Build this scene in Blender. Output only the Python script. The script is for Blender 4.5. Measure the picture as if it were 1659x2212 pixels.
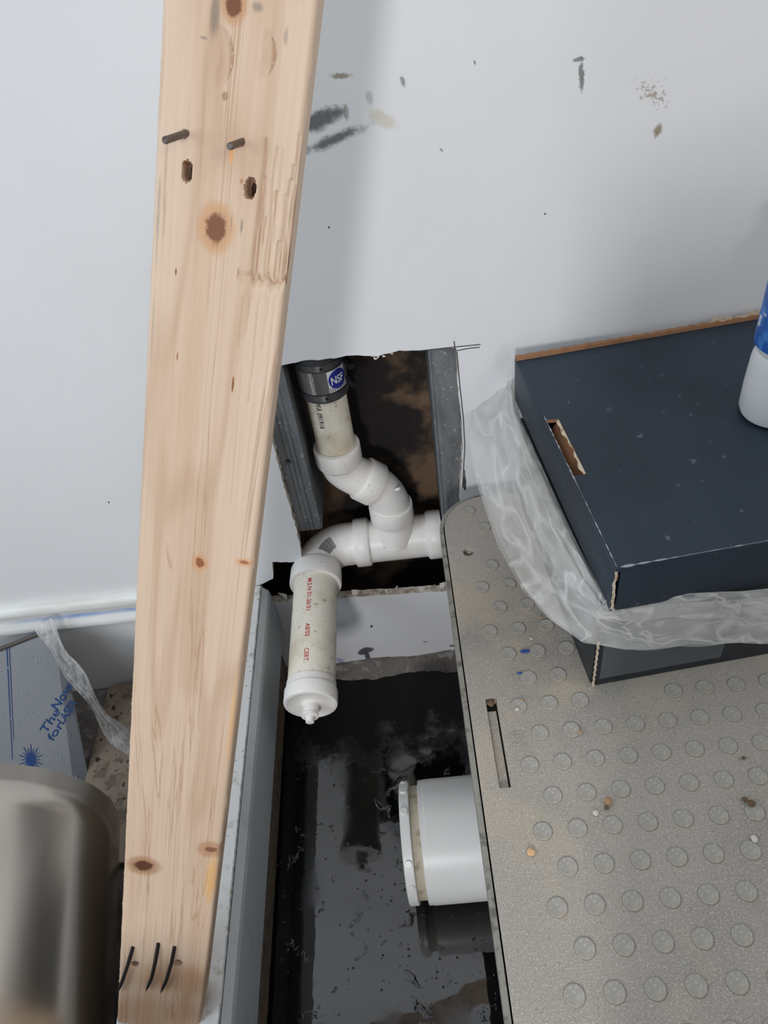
import bpy, bmesh, math, random
from mathutils import Vector, Matrix, noise
from mathutils.geometry import tessellate_polygon
random.seed(7)
for o in list(bpy.data.objects): bpy.data.objects.remove(o)
SC = bpy.context.scene
COL = SC.collection

# ------------------------------------------------------------------ camera
F, CX, CY = 1665.0, 829.5, 1106.0          # focal length in pixels of the 1659 x 2212 frame
WD, HC = 0.745, 1.043                       # camera's distance from the back wall, height above the floor
def camv(px, py): return Vector((px-CX, py-CY, F))
_d = camv(1106, 2830).normalized()
_y = camv(732, -490); _y = (_y - _d*_y.dot(_d)).normalized()
_x = _d.cross(_y)
def c2w(v): return Vector((_x.dot(v), _y.dot(v), -_d.dot(v)))
O = Vector((0, -WD, HC))
cam = bpy.data.cameras.new('camera'); camo = bpy.data.objects.new('camera', cam); COL.objects.link(camo)
r_, u_, b_ = c2w(Vector((1,0,0))), c2w(Vector((0,-1,0))), c2w(Vector((0,0,-1)))
camo.matrix_world = Matrix(((r_.x,u_.x,b_.x,O.x),(r_.y,u_.y,b_.y,O.y),(r_.z,u_.z,b_.z,O.z),(0,0,0,1)))
cam.sensor_fit = 'VERTICAL'; cam.sensor_height = 36; cam.sensor_width = 27; cam.lens = F/2212*36
cam.clip_start = 0.01
SC.camera = camo
CAMR = r_

# ------------------------------------------------------------------ light
w = bpy.data.worlds.new('world'); SC.world = w; w.use_nodes = True
w.node_tree.nodes['Background'].inputs[0].default_value = (0.85, 0.91, 1.0, 1)
w.node_tree.nodes['Background'].inputs[1].default_value = 0.42
def area(name, loc, to, sx, sy, power, col):
    l = bpy.data.lights.new(name, 'AREA'); l.shape = 'RECTANGLE'; l.size = sx; l.size_y = sy
    l.energy = power; l.color = col
    o = bpy.data.objects.new(name, l); COL.objects.link(o); o.location = loc
    o.rotation_euler = (Vector(to)-Vector(loc)).to_track_quat('-Z', 'Y').to_euler()
    return o
area('doorway_light', (-.42, -3.2, 1.70), (0.0, 0.0, 0.6), 0.25, 0.5, 29, (0.97, 0.97, 1.0))
area('window_light', (-1.7, -1.2, 1.7), (-0.5, 0, 0.5), 0.9, 1.2, 13, (0.74, 0.87, 1.0))
area('side_fill_light', (1.9, -1.5, 2.0), (-0.1, -0.4, 0.2), 1.2, 1.2, 13, (1.0, 0.97, 0.92))  # soft fill added from the right to brighten the partition's side
vs = SC.view_settings
vs.view_transform = 'Standard'; vs.look = 'None'; vs.exposure = 0.3; vs.gamma = 1.0; vs.use_curve_mapping = False

# ------------------------------------------------------------------ helpers: pixels to places
def ray(px, py): return c2w(camv(px, py))
def onY(px, py, Y=0.0): r = ray(px, py); return O + r*((Y-O.y)/r.y)
def onZ(px, py, Z=0.0): r = ray(px, py); return O + r*((Z-O.z)/r.z)
def onP(px, py, p0, n): r = ray(px, py); return O + r*((p0-O).dot(n)/r.dot(n))
def atd(px, py, D): return O + ray(px, py)*(D/F)
def proj(P):
    v = P-O
    a = Vector((v.dot(c2w(Vector((1,0,0)))), v.dot(c2w(Vector((0,1,0)))), v.dot(c2w(Vector((0,0,1))))))
    return CX+a.x*F/a.z, CY+a.y*F/a.z, a.z

# ------------------------------------------------------------------ helpers: materials
def srgb(r, g, b):
    f = lambda c: (c/255/12.92 if c/255 <= .04045 else ((c/255+.055)/1.055)**2.4)
    return (f(r), f(g), f(b), 1)
class Mat:
    def __init__(s, name, col, rough=.6, metal=0, spec=.5):
        s.m = bpy.data.materials.new(name); s.m.use_nodes = True
        s.t = s.m.node_tree; s.n = s.t.nodes; s.l = s.t.links
        s.b = s.n['Principled BSDF']
        s.b.inputs['Base Color'].default_value = col; s.b.inputs['Roughness'].default_value = rough
        s.b.inputs['Metallic'].default_value = metal; s.b.inputs['Specular IOR Level'].default_value = spec
        s.tc = s.n.new('ShaderNodeTexCoord'); s.co = s.tc.outputs['Object']
        rgb = s.n.new('ShaderNodeRGB'); rgb.outputs[0].default_value = col
        s.c = rgb.outputs[0]; s.l.new(s.c, s.b.inputs['Base Color']); s.h = None
    def node(s, k, **kw):
        n = s.n.new(k)
        for a, v in kw.items(): setattr(n, a, v)
        return n
    def math(s, op, a, b=None, c=None, clamp=False):
        n = s.node('ShaderNodeMath', operation=op); n.use_clamp = clamp
        for i, v in enumerate((a, b, c)):
            if v is None: continue
            if isinstance(v, (int, float)): n.inputs[i].default_value = v
            else: s.l.new(v, n.inputs[i])
        return n.outputs[0]
    def map(s, loc=(0,0,0), rot=(0,0,0), sc=(1,1,1), typ='POINT'):
        n = s.node('ShaderNodeMapping', vector_type=typ)
        n.inputs['Location'].default_value = loc; n.inputs['Rotation'].default_value = rot; n.inputs['Scale'].default_value = sc
        s.l.new(s.co, n.inputs['Vector']); return n.outputs[0]
    def noise(s, scale, detail=4, rough=.55, sc=(1,1,1), dist=0):
        n = s.node('ShaderNodeTexNoise'); n.inputs['Scale'].default_value = scale; n.inputs['Detail'].default_value = detail
        n.inputs['Roughness'].default_value = rough; n.inputs['Distortion'].default_value = dist
        s.l.new(s.map(sc=sc), n.inputs['Vector']); return n.outputs[0]
    def rng(s, v, a, b, c=0.0, d=1.0):
        n = s.node('ShaderNodeMapRange'); n.clamp = True; n.interpolation_type = 'SMOOTHSTEP'
        s.l.new(v, n.inputs[0])
        for i, k in zip((1,2,3,4), (a,b,c,d)): n.inputs[i].default_value = k
        return n.outputs[0]
    def mix(s, fac, col):
        n = s.node('ShaderNodeMix', data_type='RGBA')
        if isinstance(fac, (int, float)): n.inputs[0].default_value = fac
        else: s.l.new(fac, n.inputs[0])
        s.l.new(s.c, n.inputs[6]); n.inputs[7].default_value = col
        s.c = n.outputs[2]; s.l.new(s.c, s.b.inputs['Base Color']); return s
    def mottle(s, scale, a, b, col, amt=1.0, **k): return s.mix(s.rng(s.noise(scale, **k), a, b, 0, amt), col)
    def bump(s, v, dist=.001, strength=1.0):
        n = s.node('ShaderNodeBump'); n.inputs['Distance'].default_value = dist; n.inputs['Strength'].default_value = strength
        s.l.new(v, n.inputs['Height'])
        if s.h: s.l.new(s.h, n.inputs['Normal'])
        s.h = n.outputs[0]; s.l.new(s.h, s.b.inputs['Normal']); return s
    def spot(s, loc, rot, sc, col, nz, k=.9, lo=.35, hi=.75, amt=1.0):
        """a stain or tone patch with its own shape: an ellipse at loc whose edge is broken up by noise"""
        g = s.node('ShaderNodeTexGradient', gradient_type='SPHERICAL')
        s.l.new(s.map(loc, rot, sc, 'TEXTURE'), g.inputs[0])
        v = s.math('MULTIPLY_ADD', s.math('SUBTRACT', nz, .5), k, g.outputs[1])
        v = s.math('MULTIPLY', v, s.rng(g.outputs[1], 0.0, 0.12))
        return s.mix(s.rng(v, lo, hi, 0, amt), col)

def simple(name, col, rough=.6, metal=0, spec=.5, n=None, var=None, bump=None):
    m = Mat(name, col, rough, metal, spec)
    if var: m.mottle(*var)
    if bump: m.bump(m.noise(bump[0]), bump[1])
    return m

# ------------------------------------------------------------------ helpers: meshes
def mk(name, verts, faces, mat, parent=None, smooth=False, local=False, idx=None, uv=None):
    """one mesh object; verts are world positions unless local is set"""
    if parent is not None and not local:
        inv = wmat(parent).inverted(); verts = [inv @ Vector(v) for v in verts]
    me = bpy.data.meshes.new(name); me.from_pydata([tuple(v) for v in verts], [], faces); me.update()
    bm = bmesh.new(); bm.from_mesh(me); bmesh.ops.recalc_face_normals(bm, faces=bm.faces); bm.to_mesh(me); bm.free()
    mats = mat if isinstance(mat, (list, tuple)) else [mat]
    for m in mats: me.materials.append(m.m)
    if idx:
        for p, i in zip(me.polygons, idx): p.material_index = i
    if smooth:
        for p in me.polygons: p.use_smooth = True
        try: me.set_sharp_from_angle(angle=math.radians(38))
        except Exception: pass
    if uv:
        ul = me.uv_layers.new(name='along')
        for lp in me.loops: ul.data[lp.index].uv = uv[lp.vertex_index]
    o = bpy.data.objects.new(name, me); COL.objects.link(o)
    if parent is not None: o.parent = parent
    return o
WM = {}
def wmat(o):
    while o.parent is not None: o = o.parent
    return WM.get(o.name, Matrix.Identity(4))
def tag(o, label, cat, group=None, kind=None):
    o['label'] = label; o['category'] = cat
    if group: o['group'] = group
    if kind: o['kind'] = kind
    return o
def thing(name, label, cat, mat=None, group=None):
    o = bpy.data.objects.new(name, None); COL.objects.link(o); o.empty_display_size = .02
    M = mat if isinstance(mat, Matrix) else Matrix.Translation(Vector(mat or (0,0,0)))
    o.matrix_world = M; WM[o.name] = M
    return tag(o, label, cat, group)
def struct(o): o['kind'] = 'structure'; return o
def boxv(a, b):
    (x0,y0,z0), (x1,y1,z1) = a, b
    v = [(x,y,z) for z in (z0,z1) for y in (y0,y1) for x in (x0,x1)]
    return v, [(0,1,3,2),(4,6,7,5),(0,4,5,1),(2,3,7,6),(0,2,6,4),(1,5,7,3)]
def bevbox(name, a, b, mat, parent=None, bev=.002, seg=2, local=False):
    v, f = boxv(a, b)
    o = mk(name, v, f, mat, parent, local=local)
    bm = bmesh.new(); bm.from_mesh(o.data)
    bmesh.ops.bevel(bm, geom=bm.edges[:], offset=bev, segments=seg, profile=.6, affect='EDGES'); bm.to_mesh(o.data); bm.free()
    for p in o.data.polygons: p.use_smooth = True
    try: o.data.set_sharp_from_angle(angle=math.radians(50))
    except Exception: pass
    return o
def frame(t):
    t = t.normalized(); a = Vector((0,0,1)) if abs(t.z) < .9 else Vector((1,0,0))
    u = t.cross(a).normalized(); return u, t.cross(u).normalized()
def sweep(name, pts, rad, mat, parent=None, seg=32, caps=True, smooth=True):
    """tube along points with a radius at each one"""
    pts = [Vector(p) for p in pts]; n = len(pts)
    if not isinstance(rad, (list, tuple)): rad = [rad]*n
    V, Fc = [], []; u = None
    for i, p in enumerate(pts):
        a = pts[max(i-1,0)]; b = pts[min(i+1,n-1)]
        t = (b-a)
        if t.length < 1e-7: t = (pts[min(i+2,n-1)]-pts[max(i-2,0)])
        t.normalize()
        if u is None: u, v = frame(t)
        else:
            u = (u - t*u.dot(t)).normalized(); v = t.cross(u).normalized()
        for k in range(seg):
            an = 2*math.pi*k/seg; V.append(p + (u*math.cos(an)+v*math.sin(an))*rad[i])
    for i in range(n-1):
        for k in range(seg):
            Fc.append((i*seg+k, i*seg+(k+1)%seg, (i+1)*seg+(k+1)%seg, (i+1)*seg+k))
    if caps: Fc.append(tuple(range(seg))); Fc.append(tuple(range((n-1)*seg, n*seg)))
    return mk(name, V, Fc, mat, parent, smooth)
def lathe(name, base, axis, prof, mat, parent=None, seg=40, smooth=True):
    """prof: list of (distance along axis, radius)"""
    base = Vector(base); t = Vector(axis).normalized(); u, v = frame(t); V, Fc = [], []
    for h, r in prof:
        for k in range(seg):
            an = 2*math.pi*k/seg; V.append(base + t*h + (u*math.cos(an)+v*math.sin(an))*r)
    n = len(prof)
    for i in range(n-1):
        for k in range(seg): Fc.append((i*seg+k, i*seg+(k+1)%seg, (i+1)*seg+(k+1)%seg, (i+1)*seg+k))
    if prof[0][1] > 1e-5: Fc.append(tuple(range(seg)))
    if prof[-1][1] > 1e-5: Fc.append(tuple(range((n-1)*seg, n*seg)))
    return mk(name, V, Fc, mat, parent, smooth)
def slab(loops, to3, thick):
    """flat polygon with holes (2-D loops) turned into a slab: to3(p, 0) front, to3(p, thick) back. Returns verts, faces, material index (0 faces, 1 cut edges of holes, 2 outer rim)"""
    flat = [p for l in loops for p in l]
    tri = tessellate_polygon([[Vector((p[0], p[1], 0)) for p in l] for l in loops])
    n = len(flat)
    V = [to3(p, 0) for p in flat] + [to3(p, thick) for p in flat]
    Fc = [tuple(t) for t in tri] + [tuple(i+n for i in reversed(t)) for t in tri]; ix = [0]*len(Fc)
    o = 0
    for li, l in enumerate(loops):
        for i in range(len(l)):
            a, b = o+i, o+(i+1) % len(l)
            Fc.append((a, b, b+n, a+n)); ix.append(2 if li == 0 else 1)
        o += len(l)
    return V, Fc, ix
def jag(loop, step, amp, seed=0):
    """break straight edges into uneven bits"""
    rnd = random.Random(seed); out = []
    for i, p in enumerate(loop):
        q = loop[(i+1) % len(loop)]; d = math.hypot(q[0]-p[0], q[1]-p[1]); k = max(1, int(d/step)); out.append(p)
        for j in range(1, k):
            t = j/k; out.append((p[0]+(q[0]-p[0])*t+rnd.uniform(-amp,amp), p[1]+(q[1]-p[1])*t+rnd.uniform(-amp,amp)))
    return out
def text2d(s, size=1.0, bold=0.0):
    cu = bpy.data.curves.new('t', 'FONT'); cu.body = s; cu.size = size; cu.offset = bold; cu.resolution_u = 3
    o = bpy.data.objects.new('t', cu); COL.objects.link(o)
    dg = bpy.context.evaluated_depsgraph_get(); me = bpy.data.meshes.new_from_object(o.evaluated_get(dg))
    V = [(v.co.x, v.co.y) for v in me.vertices]; Fc = [tuple(p.vertices) for p in me.polygons]
    bpy.data.objects.remove(o); bpy.data.meshes.remove(me); bpy.data.curves.remove(cu)
    return V, Fc
def textmesh(name, s, fn, mat, parent, bold=0.0):
    V, Fc = text2d(s, 1.0, bold)
    return mk(name, [fn(x, y) for x, y in V], Fc, mat, parent)
def stuff(o): o['kind'] = 'stuff'; return o

# ------------------------------------------------------------------ wall
wallm = Mat('painted_drywall', srgb(222, 222, 222), .55, 0, .3)
nzA = wallm.noise(60, 6, .7); nzB = wallm.noise(260, 5, .7); nzS = wallm.noise(90, 5, .7, sc=(1,1,.35))
wallm.mottle(3.0, .35, .75, srgb(212, 211, 208), .6)
wallm.bump(wallm.noise(420, 3, .6), .0004, .35); wallm.bump(wallm.noise(5, 2), .004, .25)
def wspot(a, b, wpx, col, nz=nzA, k=.9, lo=.3, hi=.6, amt=.9):
    A, B = onY(*a), onY(*b); d = B-A; L = max(d.length/2, .001)
    ang = math.atan2(d.z, d.x); c = (A+B)/2
    wid = wpx*.5*((onY(a[0]+1, a[1])-A).length)
    wallm.spot((c.x, 0, c.z), (0, -ang, 0), (L*1.5, 1000, max(wid*1.5, .0006)), col, nz, k, lo, hi, amt)
DK = srgb(62, 62, 62)
for a in (((640,278),(752,236),44,DK,nzA,1.1,.25,.65,.85), ((640,335),(800,268),30,srgb(70,70,70),nzA,1.3,.3,.75,.85),
          ((745,222),(750,262),14,srgb(120,116,104),nzB,.8,.3,.6,.6), ((710,165),(762,163),14,srgb(128,118,96),nzB,1.1,.3,.7,.8),
          ((866,160),(874,190),13,srgb(120,118,112),nzB,.9,.3,.7,.75), ((1255,120),(1257,202),15,srgb(105,105,102),nzB,1.3,.3,.7,.85),
          ((1235,131),(1266,126),11,srgb(105,105,102),nzB,1.0,.3,.7,.8), ((1345,160),(1475,245),95,srgb(150,132,112),nzB,2.4,.75,1.1,.8),
          ((1408,303),(1432,258),26,srgb(132,118,84),nzS,1.8,.35,.75,.85), ((795,238),(862,280),36,srgb(196,186,165),nzA,1.0,.2,.7,.6),
          ((795,195),(802,230),20,srgb(150,150,152),nzA,1.0,.3,.8,.5),
          ((709,491),(712,491),6,DK,nzB,.2,.2,.5,.9), ((1176,462),(1179,462),5,DK,nzB,.2,.2,.5,.9), ((233,1085),(237,1085),6,DK,nzB,.2,.2,.5,.9),
          ((1024,130),(1027,140),4,DK,nzB,.2,.2,.5,.7), ((950,320),(957,328),4,DK,nzB,.2,.2,.5,.6),
          ((1003,1024),(1004,1062),9,srgb(40,40,40),nzB,.9,.3,.6,.95),
          ((772,1412),(806,1400),24,srgb(74,76,80),nzA,.9,.3,.5,.95), ((790,1405),(797,1428),12,srgb(74,76,80),nzA,.4,.25,.5,.95),
          ((800,1353),(805,1353),7,srgb(20,20,20),nzB,.1,.2,.4,1), ((970,1396),(984,1394),8,DK,nzB,.6,.3,.6,.9), ((912,1387),(925,1386),4,DK,nzB,.6,.3,.6,.8),
          ((725,1420),(742,1432),18,srgb(150,140,190),nzA,.9,.3,.7,.7),
          ((1075,800),(1100,740),40,srgb(205,203,200),nzA,.6,.2,.7,.5)):
    wspot(*a)
gyp = Mat('gypsum_edge', srgb(214, 205, 190), .9, 0, .2).mottle(120, .4, .65, srgb(150, 132, 110), .8); gyp.bump(gyp.noise(300, 5), .002)
paper = Mat('drywall_paper', srgb(205, 200, 190), .9)
HOLE = [(536,797),(605,790),(650,780),(700,776),(760,768),(812,771),(830,765),(862,757),(905,757),(985,752),(988,820),(996,900),(1000,960),(994,1060),(998,1150),(1006,1272),
        (972,1276),(900,1281),(870,1283),(740,1291),(640,1298),(600,1300),(574,1303),(560,1264),(590,1250),(588,1214),(655,1215),(648,1180),(640,1140),(620,1075),(602,1005),(585,945)]
hole2 = [(onY(*p).x, onY(*p).z) for p in HOLE]
hole2 = jag(hole2, .006, .0009, 3)
TH = .0127
outer = [(-2.6,-.03),(2.6,-.03),(2.6,2.6),(-2.6,2.6)]
V, Fc, ix = slab([outer, hole2], lambda p, t: (p[0], t, p[1]), TH)
wall = struct(mk('wall_back', V, Fc, [wallm, gyp, wallm], idx=ix))
tag(wall, 'white painted drywall with scuffs and a jagged cut-out hole', 'wall')
# torn facing paper on the hole's rim
rnd = random.Random(4)
for i, (px, py, dx, dy) in enumerate([(806,770,9,5),(818,769,-4,7),(826,766,7,4),(842,762,5,5),(850,1274,8,-9),(838,1278,-8,-5),(905,1272,24,-5),(950,1266,22,-9),(620,1290,-20,-9),(585,1292,-14,-12),(930,1270,10,-8),(760,1280,20,-4)]):
    a = onY(px, py, .004 if py > 1200 else -.0008); b = onY(px+dx, py+dy, (.012 if py > 1250 else -.004)); s = (Vector((.0035, .0, .001)) if abs(dx) < abs(dy)*1.5 else Vector((0, .002, .004)))*(1 if py > 1000 else .35)
    m1 = (a+b)/2 + Vector((rnd.uniform(-.002,.002), -.002, rnd.uniform(0,.002)))
    mk('paper_shred', [a-s, a+s, m1+s*.8, m1-s*.9, b+s*.2, b-s*.2], [(0,1,2,3),(3,2,4,5)], paper, wall)
pencil = Mat('pencil_mark', srgb(70, 66, 66), .8)
for pts in (((905,758),(960,752),(1038,744)),((985,758),(1010,753),(1036,750)),((981,737),(983,756)),((987,760),(993,830),(1001,905),(1004,965),(999,1055)),((1003,1015),(1005,1058))):
    w3 = [onY(px, py, -.0003) for px, py in pts]; vv, ff = [], []
    for i, p in enumerate(w3):
        t = (w3[min(i+1,len(w3)-1)]-w3[max(i-1,0)]).normalized(); q = Vector((-t.z, 0, t.x))*.0006
        vv += [p-q, p+q, p-q+Vector((0,.0004,0)), p+q+Vector((0,.0004,0))]
        if i: k = 4*i; ff += [(k-4,k-3,k+1,k),(k-2,k-1,k+3,k+2)]
    mk('pencil_line', vv, ff, pencil, wall)
# the cavity behind it
cav = Mat('cavity_board', srgb(120, 96, 74), .9).mottle(9, .40, .54, srgb(30, 27, 26), .97, detail=6).mottle(160, .62, .7, srgb(60, 46, 36), .8)
v, f = boxv((-.55, TH, -.03), (.55, .115, 1.15))
cv = struct(mk('wall_cavity', [v[i] for i in range(8)], [f[0], f[1], f[3], f[4], f[5]], cav))
tag(cv, 'dark brown dusty cavity behind the cut-out hole', 'cavity')

v, f = boxv((.04, -1.0, 0), (1.2, -.88, .96)); v = [(x, y, z if z < .1 or x < .5 else 1.3) for x, y, z in v]  # unseen blocker, added to cast the soft shadow over the lower right
v2, f2 = boxv((-.75, -1.0, 0), (-.26, -.88, .50)); v = list(v)+v2; f = list(f)+[tuple(i+8 for i in q) for q in f2]  # its low left part is added to shade the leaning board's foot
lw_ = struct(mk('shade_blocker', v, f, wallm)); tag(lw_, 'half-height shade blocker added behind the viewpoint', 'wall')

# ------------------------------------------------------------------ floor and water
conc = Mat('dirty_concrete', srgb(126, 120, 114), .85, 0, .3)
conc.mottle(14, .4, .65, srgb(84, 78, 74), .8).mottle(70, .52, .66, srgb(172, 166, 160), .6, detail=6).mottle(240, .6, .7, srgb(52, 46, 40), .7)
conc.bump(conc.noise(120, 6, .65), .004)
def fz(x, y):
    if x < -.35 or y < -1.2 or x > 1.0: return 0.0
    n = noise.noise(Vector((x*14, y*14, 0)))*.011 + noise.noise(Vector((x*50, y*50, 3)))*.005 + noise.noise(Vector((x*130, y*130, 7)))*.002
    s = max(0, min(1, (y+.075)/.07))
    e = max(0, min(1, (x+.35)/.03))
    return (-.045*(1-s) + .004*s + n*(.9-.35*s))*e
xs = [-2.6,-1.6,-1.0,-.7,-.5,-.4] + [-.36+i*.005 for i in range(93)] + [.12,.2,.4,.7,1.0,1.01,1.6,2.6]
ys = [-3.2,-2.2,-1.6,-1.21,-1.2,-1.0,-.8,-.6,-.4,-.3,-.25,-.2] + [-.16+i*.004 for i in range(43)] 
V = [(x, y, fz(x, y)) for y in ys for x in xs]; nx = len(xs)
Fc = [(j*nx+i, j*nx+i+1, (j+1)*nx+i+1, (j+1)*nx+i) for j in range(len(ys)-1) for i in range(nx-1)]
fl = struct(mk('floor', V, Fc, conc, smooth=True)); tag(fl, 'stained bare concrete floor', 'floor')

wat = Mat('black_water', srgb(13, 14, 15), .03, 0, .5); wat.b.inputs['IOR'].default_value = 1.95
wat.mottle(7, .45, .7, srgb(26, 27, 26), .9, detail=5)
n1 = wat.noise(11, 3, .5); n2 = wat.noise(60, 5, .6)
wat.bump(n1, .0012, .5); wat.bump(wat.rng(n2, .62, .7), .0005, .5)
rgh = wat.rng(wat.noise(16, 5), .45, .7, .02, .14)
spw = wat.node('ShaderNodeSeparateXYZ'); wat.l.new(wat.co, spw.inputs[0])
scum = wat.rng(wat.math('MULTIPLY_ADD', wat.math('SUBTRACT', wat.noise(22, 6, .65), .5), .28, spw.outputs[1]), -.18, -.12)
wat.l.new(wat.math('MULTIPLY_ADD', scum, .45, rgh), wat.b.inputs['Roughness'])
wat.mix(scum, srgb(15, 15, 15)); wat.l.new(wat.math('MULTIPLY_ADD', scum, -.4, .5), wat.b.inputs['Specular IOR Level'])
ZW = -.012
V = [(-.345,-1.19,ZW),(.99,-1.19,ZW),(.99,.0,ZW),(-.345,.0,ZW)]
wo = mk('standing_water', V, [(0,1,2,3)], wat)
tag(wo, 'black standing water pooled on the floor below the capped pipe', 'water', kind='stuff')
# bubbles and specks that float on it
bm = bmesh.new(); rnd = random.Random(11)
spots = [(rnd.gauss(800,95), rnd.gauss(1880,60)) for _ in range(45)] + [(rnd.uniform(930,1085), rnd.uniform(1960,2200)) for _ in range(50)] + [(rnd.gauss(870,60), rnd.gauss(2060,45)) for _ in range(28)] + [(rnd.uniform(640,1000), rnd.uniform(1540,1660)) for _ in range(20)]
for px, py in spots:
    p = onZ(px, py, ZW); r = rnd.choice((.0008,.001,.0013,.0018))
    bmesh.ops.create_icosphere(bm, subdivisions=1, radius=r, matrix=Matrix.Translation(p) @ Matrix.Diagonal((1,1,.5,1)))
me = bpy.data.meshes.new('water_bubbles'); bm.to_mesh(me); bm.free(); me.materials.append(wat.m)
for p in me.polygons: p.use_smooth = True
bo = bpy.data.objects.new('water_bubbles', me); COL.objects.link(bo)
tag(bo, 'tiny bubbles and specks floating on the black water', 'bubbles', kind='stuff')
# wrinkles of greasy film lying on the water
filmw = Mat('grease_film', srgb(34, 36, 40), .12, 0, .6)
for i, (px, py, s) in enumerate([(860,1690,.02),(830,1745,.018),(880,1985,.016),(893,2115,.014),(905,2175,.016)]):
    c = onZ(px, py, ZW); vv, ff = [], []; n = 12; rr = random.Random(i)
    a0 = rr.uniform(-1.2, 1.2)
    for j in range(n+1):
        t = j/n-.5
        for k in (-1, 0, 1):
            h = .0014*math.cos(math.pi*t)*(1 if k == 0 else .05) + .0002
            vv.append(c + Vector((math.cos(a0)*t*s*2 + math.sin(a0)*k*.005*math.cos(math.pi*t) + .004*math.sin(7*t+i), math.sin(a0)*t*s*2 - math.cos(a0)*k*.005*math.cos(math.pi*t) + .003*math.sin(11*t), h)))
    for j in range(n):
        for k in (0, 1): ff.append((j*3+k, j*3+k+1, (j+1)*3+k+1, (j+1)*3+k))
    o = mk('film_wrinkle', vv, ff, wat, smooth=True)
    tag(o, ['wrinkle of greasy film beside the white pipe fitting\'s upper corner','wrinkle of greasy film left of the white pipe fitting','curled grease wrinkle just below the white pipe fitting','small grease wrinkle on the water near the picture\'s bottom','lowest grease wrinkle on the black water'][i], 'grease film', 'grease wrinkles on the black water')

# ------------------------------------------------------------------ skirting trim on the left part of the wall
trm = Mat('white_trim', srgb(226, 226, 222), .4).mottle(30, .5, .7, srgb(196, 190, 176), .6, sc=(.15,1,1))
nzT = trm.noise(14, 5, .6, sc=(.25,1,1))
for x0, x1, z0, z1, a in ((-1.2,-.40,.196,.206,.8), (-1.2,-.40,.176,.181,.7)):
    sp = trm.node('ShaderNodeSeparateXYZ'); trm.l.new(trm.co, sp.inputs[0])
    zc = (z0+z1)/2; hw = (z1-z0)/2
    dd = trm.math('ABSOLUTE', trm.math('SUBTRACT', sp.outputs[2], zc))
    mk_ = trm.math('MULTIPLY', trm.rng(dd, hw*1.3, hw*.3), trm.rng(nzT, .46, .66))
    trm.mix(trm.math('MULTIPLY', mk_, a), srgb(96, 140, 205))
prof = [(0,.231),(-.006,.231),(-.012,.228),(-.015,.222),(-.0145,.216),(-.011,.209),(-.0095,.203),(-.0105,.197),(-.015,.191),(-.017,.185),(-.0155,.179),(-.011,.176),(0,.176)]
V, Fc = [], []; X = [-1.9+i*.05 for i in range(31)] + [-.335]
for x in X:
    for y, z in prof: V.append((x, y-.0002, z + .0006*math.sin(x*31)))
n = len(prof)
for i in range(len(X)-1):
    for k in range(n-1): Fc.append((i*n+k, i*n+k+1, (i+1)*n+k+1, (i+1)*n+k))
Fc += [tuple(range(n)), tuple(range((len(X)-1)*n, len(X)*n))]
tr = struct(mk('trim_1', V, Fc, trm, smooth=True)); tag(tr, 'white moulded trim with blue streaks low on the left wall', 'trim')

# ------------------------------------------------------------------ low partition (curb) left of the water
curbm = Mat('white_board', srgb(214, 213, 210), .5).mottle(55, .56, .68, srgb(170, 166, 150), .7, detail=6).mottle(200, .64, .7, srgb(100, 98, 88), .8)
nzc = curbm.noise(160, 6, .7)
for px, py, sx, sy in ((535,1455,.012,.03), (492,1890,.006,.018), (520,1700,.006,.012), (527,1555,.004,.02)):
    p = onZ(px, py, .214); curbm.spot((p.x, p.y, .214), (0,0,0), (sx, sy, 1000), srgb(96, 98, 84), nzc, 1.6, .35, .7, .85)
gface = Mat('grey_board_face', srgb(192, 196, 198), .5).mottle(25, .5, .7, srgb(174, 178, 180), .6)
blk = Mat('raw_plinth', srgb(120, 104, 86), .8).mottle(60, .45, .65, srgb(84, 72, 60), .7)
cb = thing('low_partition', 'low white board partition with grey side along the black water', 'partition', (-.29, -.28, 0))
ZT = .214
V, Fc = [], []; rnd = random.Random(2)
sec = lambda j: [(-.345,ZT), (-.2455+j,ZT), (-.2445+j,ZT-.0015), (-.2445+j,ZT-.02), (-.345,ZT-.02)]
Y = [-.003-i*.004 for i in range(139)]
for y in Y:
    for x, z in sec(rnd.uniform(-.0006,.0003)): V.append((x, y, z))
for i in range(len(Y)-1):
    for k in range(5): Fc.append((i*5+k, i*5+(k+1)%5, (i+1)*5+(k+1)%5, (i+1)*5+k))
Fc += [tuple(range(5)), tuple(range((len(Y)-1)*5, len(Y)*5))]
mk('top_board', V, Fc, curbm, cb)
yb = Y[-1]
V, Fc = [], []
for y in (-.003, yb):
    for x, z in ((-.3,ZT-.0205), (-.2435,ZT-.0205), (-.2435,ZT-.003), (-.236,ZT-.012), (-.2345,ZT-.02), (-.2345,.105), (-.237,.1), (-.3,.1)): V.append((x, y, z))
for k in range(8): Fc.append((k, (k+1)%8, 8+(k+1)%8, 8+k))
Fc += [tuple(range(8)), tuple(range(8,16))]
mk('side_panel', V, Fc, gface, cb)
v, f = boxv((-.34, yb, .0), (-.249, -.003, ZT-.021)); mk('base', v, f, blk, cb)
# torn white film hanging in the corner between the partition and the wall
wf = Mat('white_film', srgb(196, 202, 210), .35); wf.b.inputs['Transmission Weight'].default_value = .15
V, Fc = [], []; n = 22
for i in range(n+1):
    t = i/n; c = onY(577+22*t, 1296+180*t, -.012-.02*t)
    for k in range(5):
        s = (k-2)/2; V.append(c + Vector((s*.009*(1+.4*math.sin(4*t)), -.004*s*s+.003*math.sin(9*t+k), 0)))
for i in range(n):
    for k in range(4): Fc.append((i*5+k, i*5+k+1, (i+1)*5+k+1, (i+1)*5+k))
o = mk('film_scrap', V, Fc, wf, smooth=True); tag(o, 'narrow white film scrap hanging in the corner beside the partition', 'film')

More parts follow.
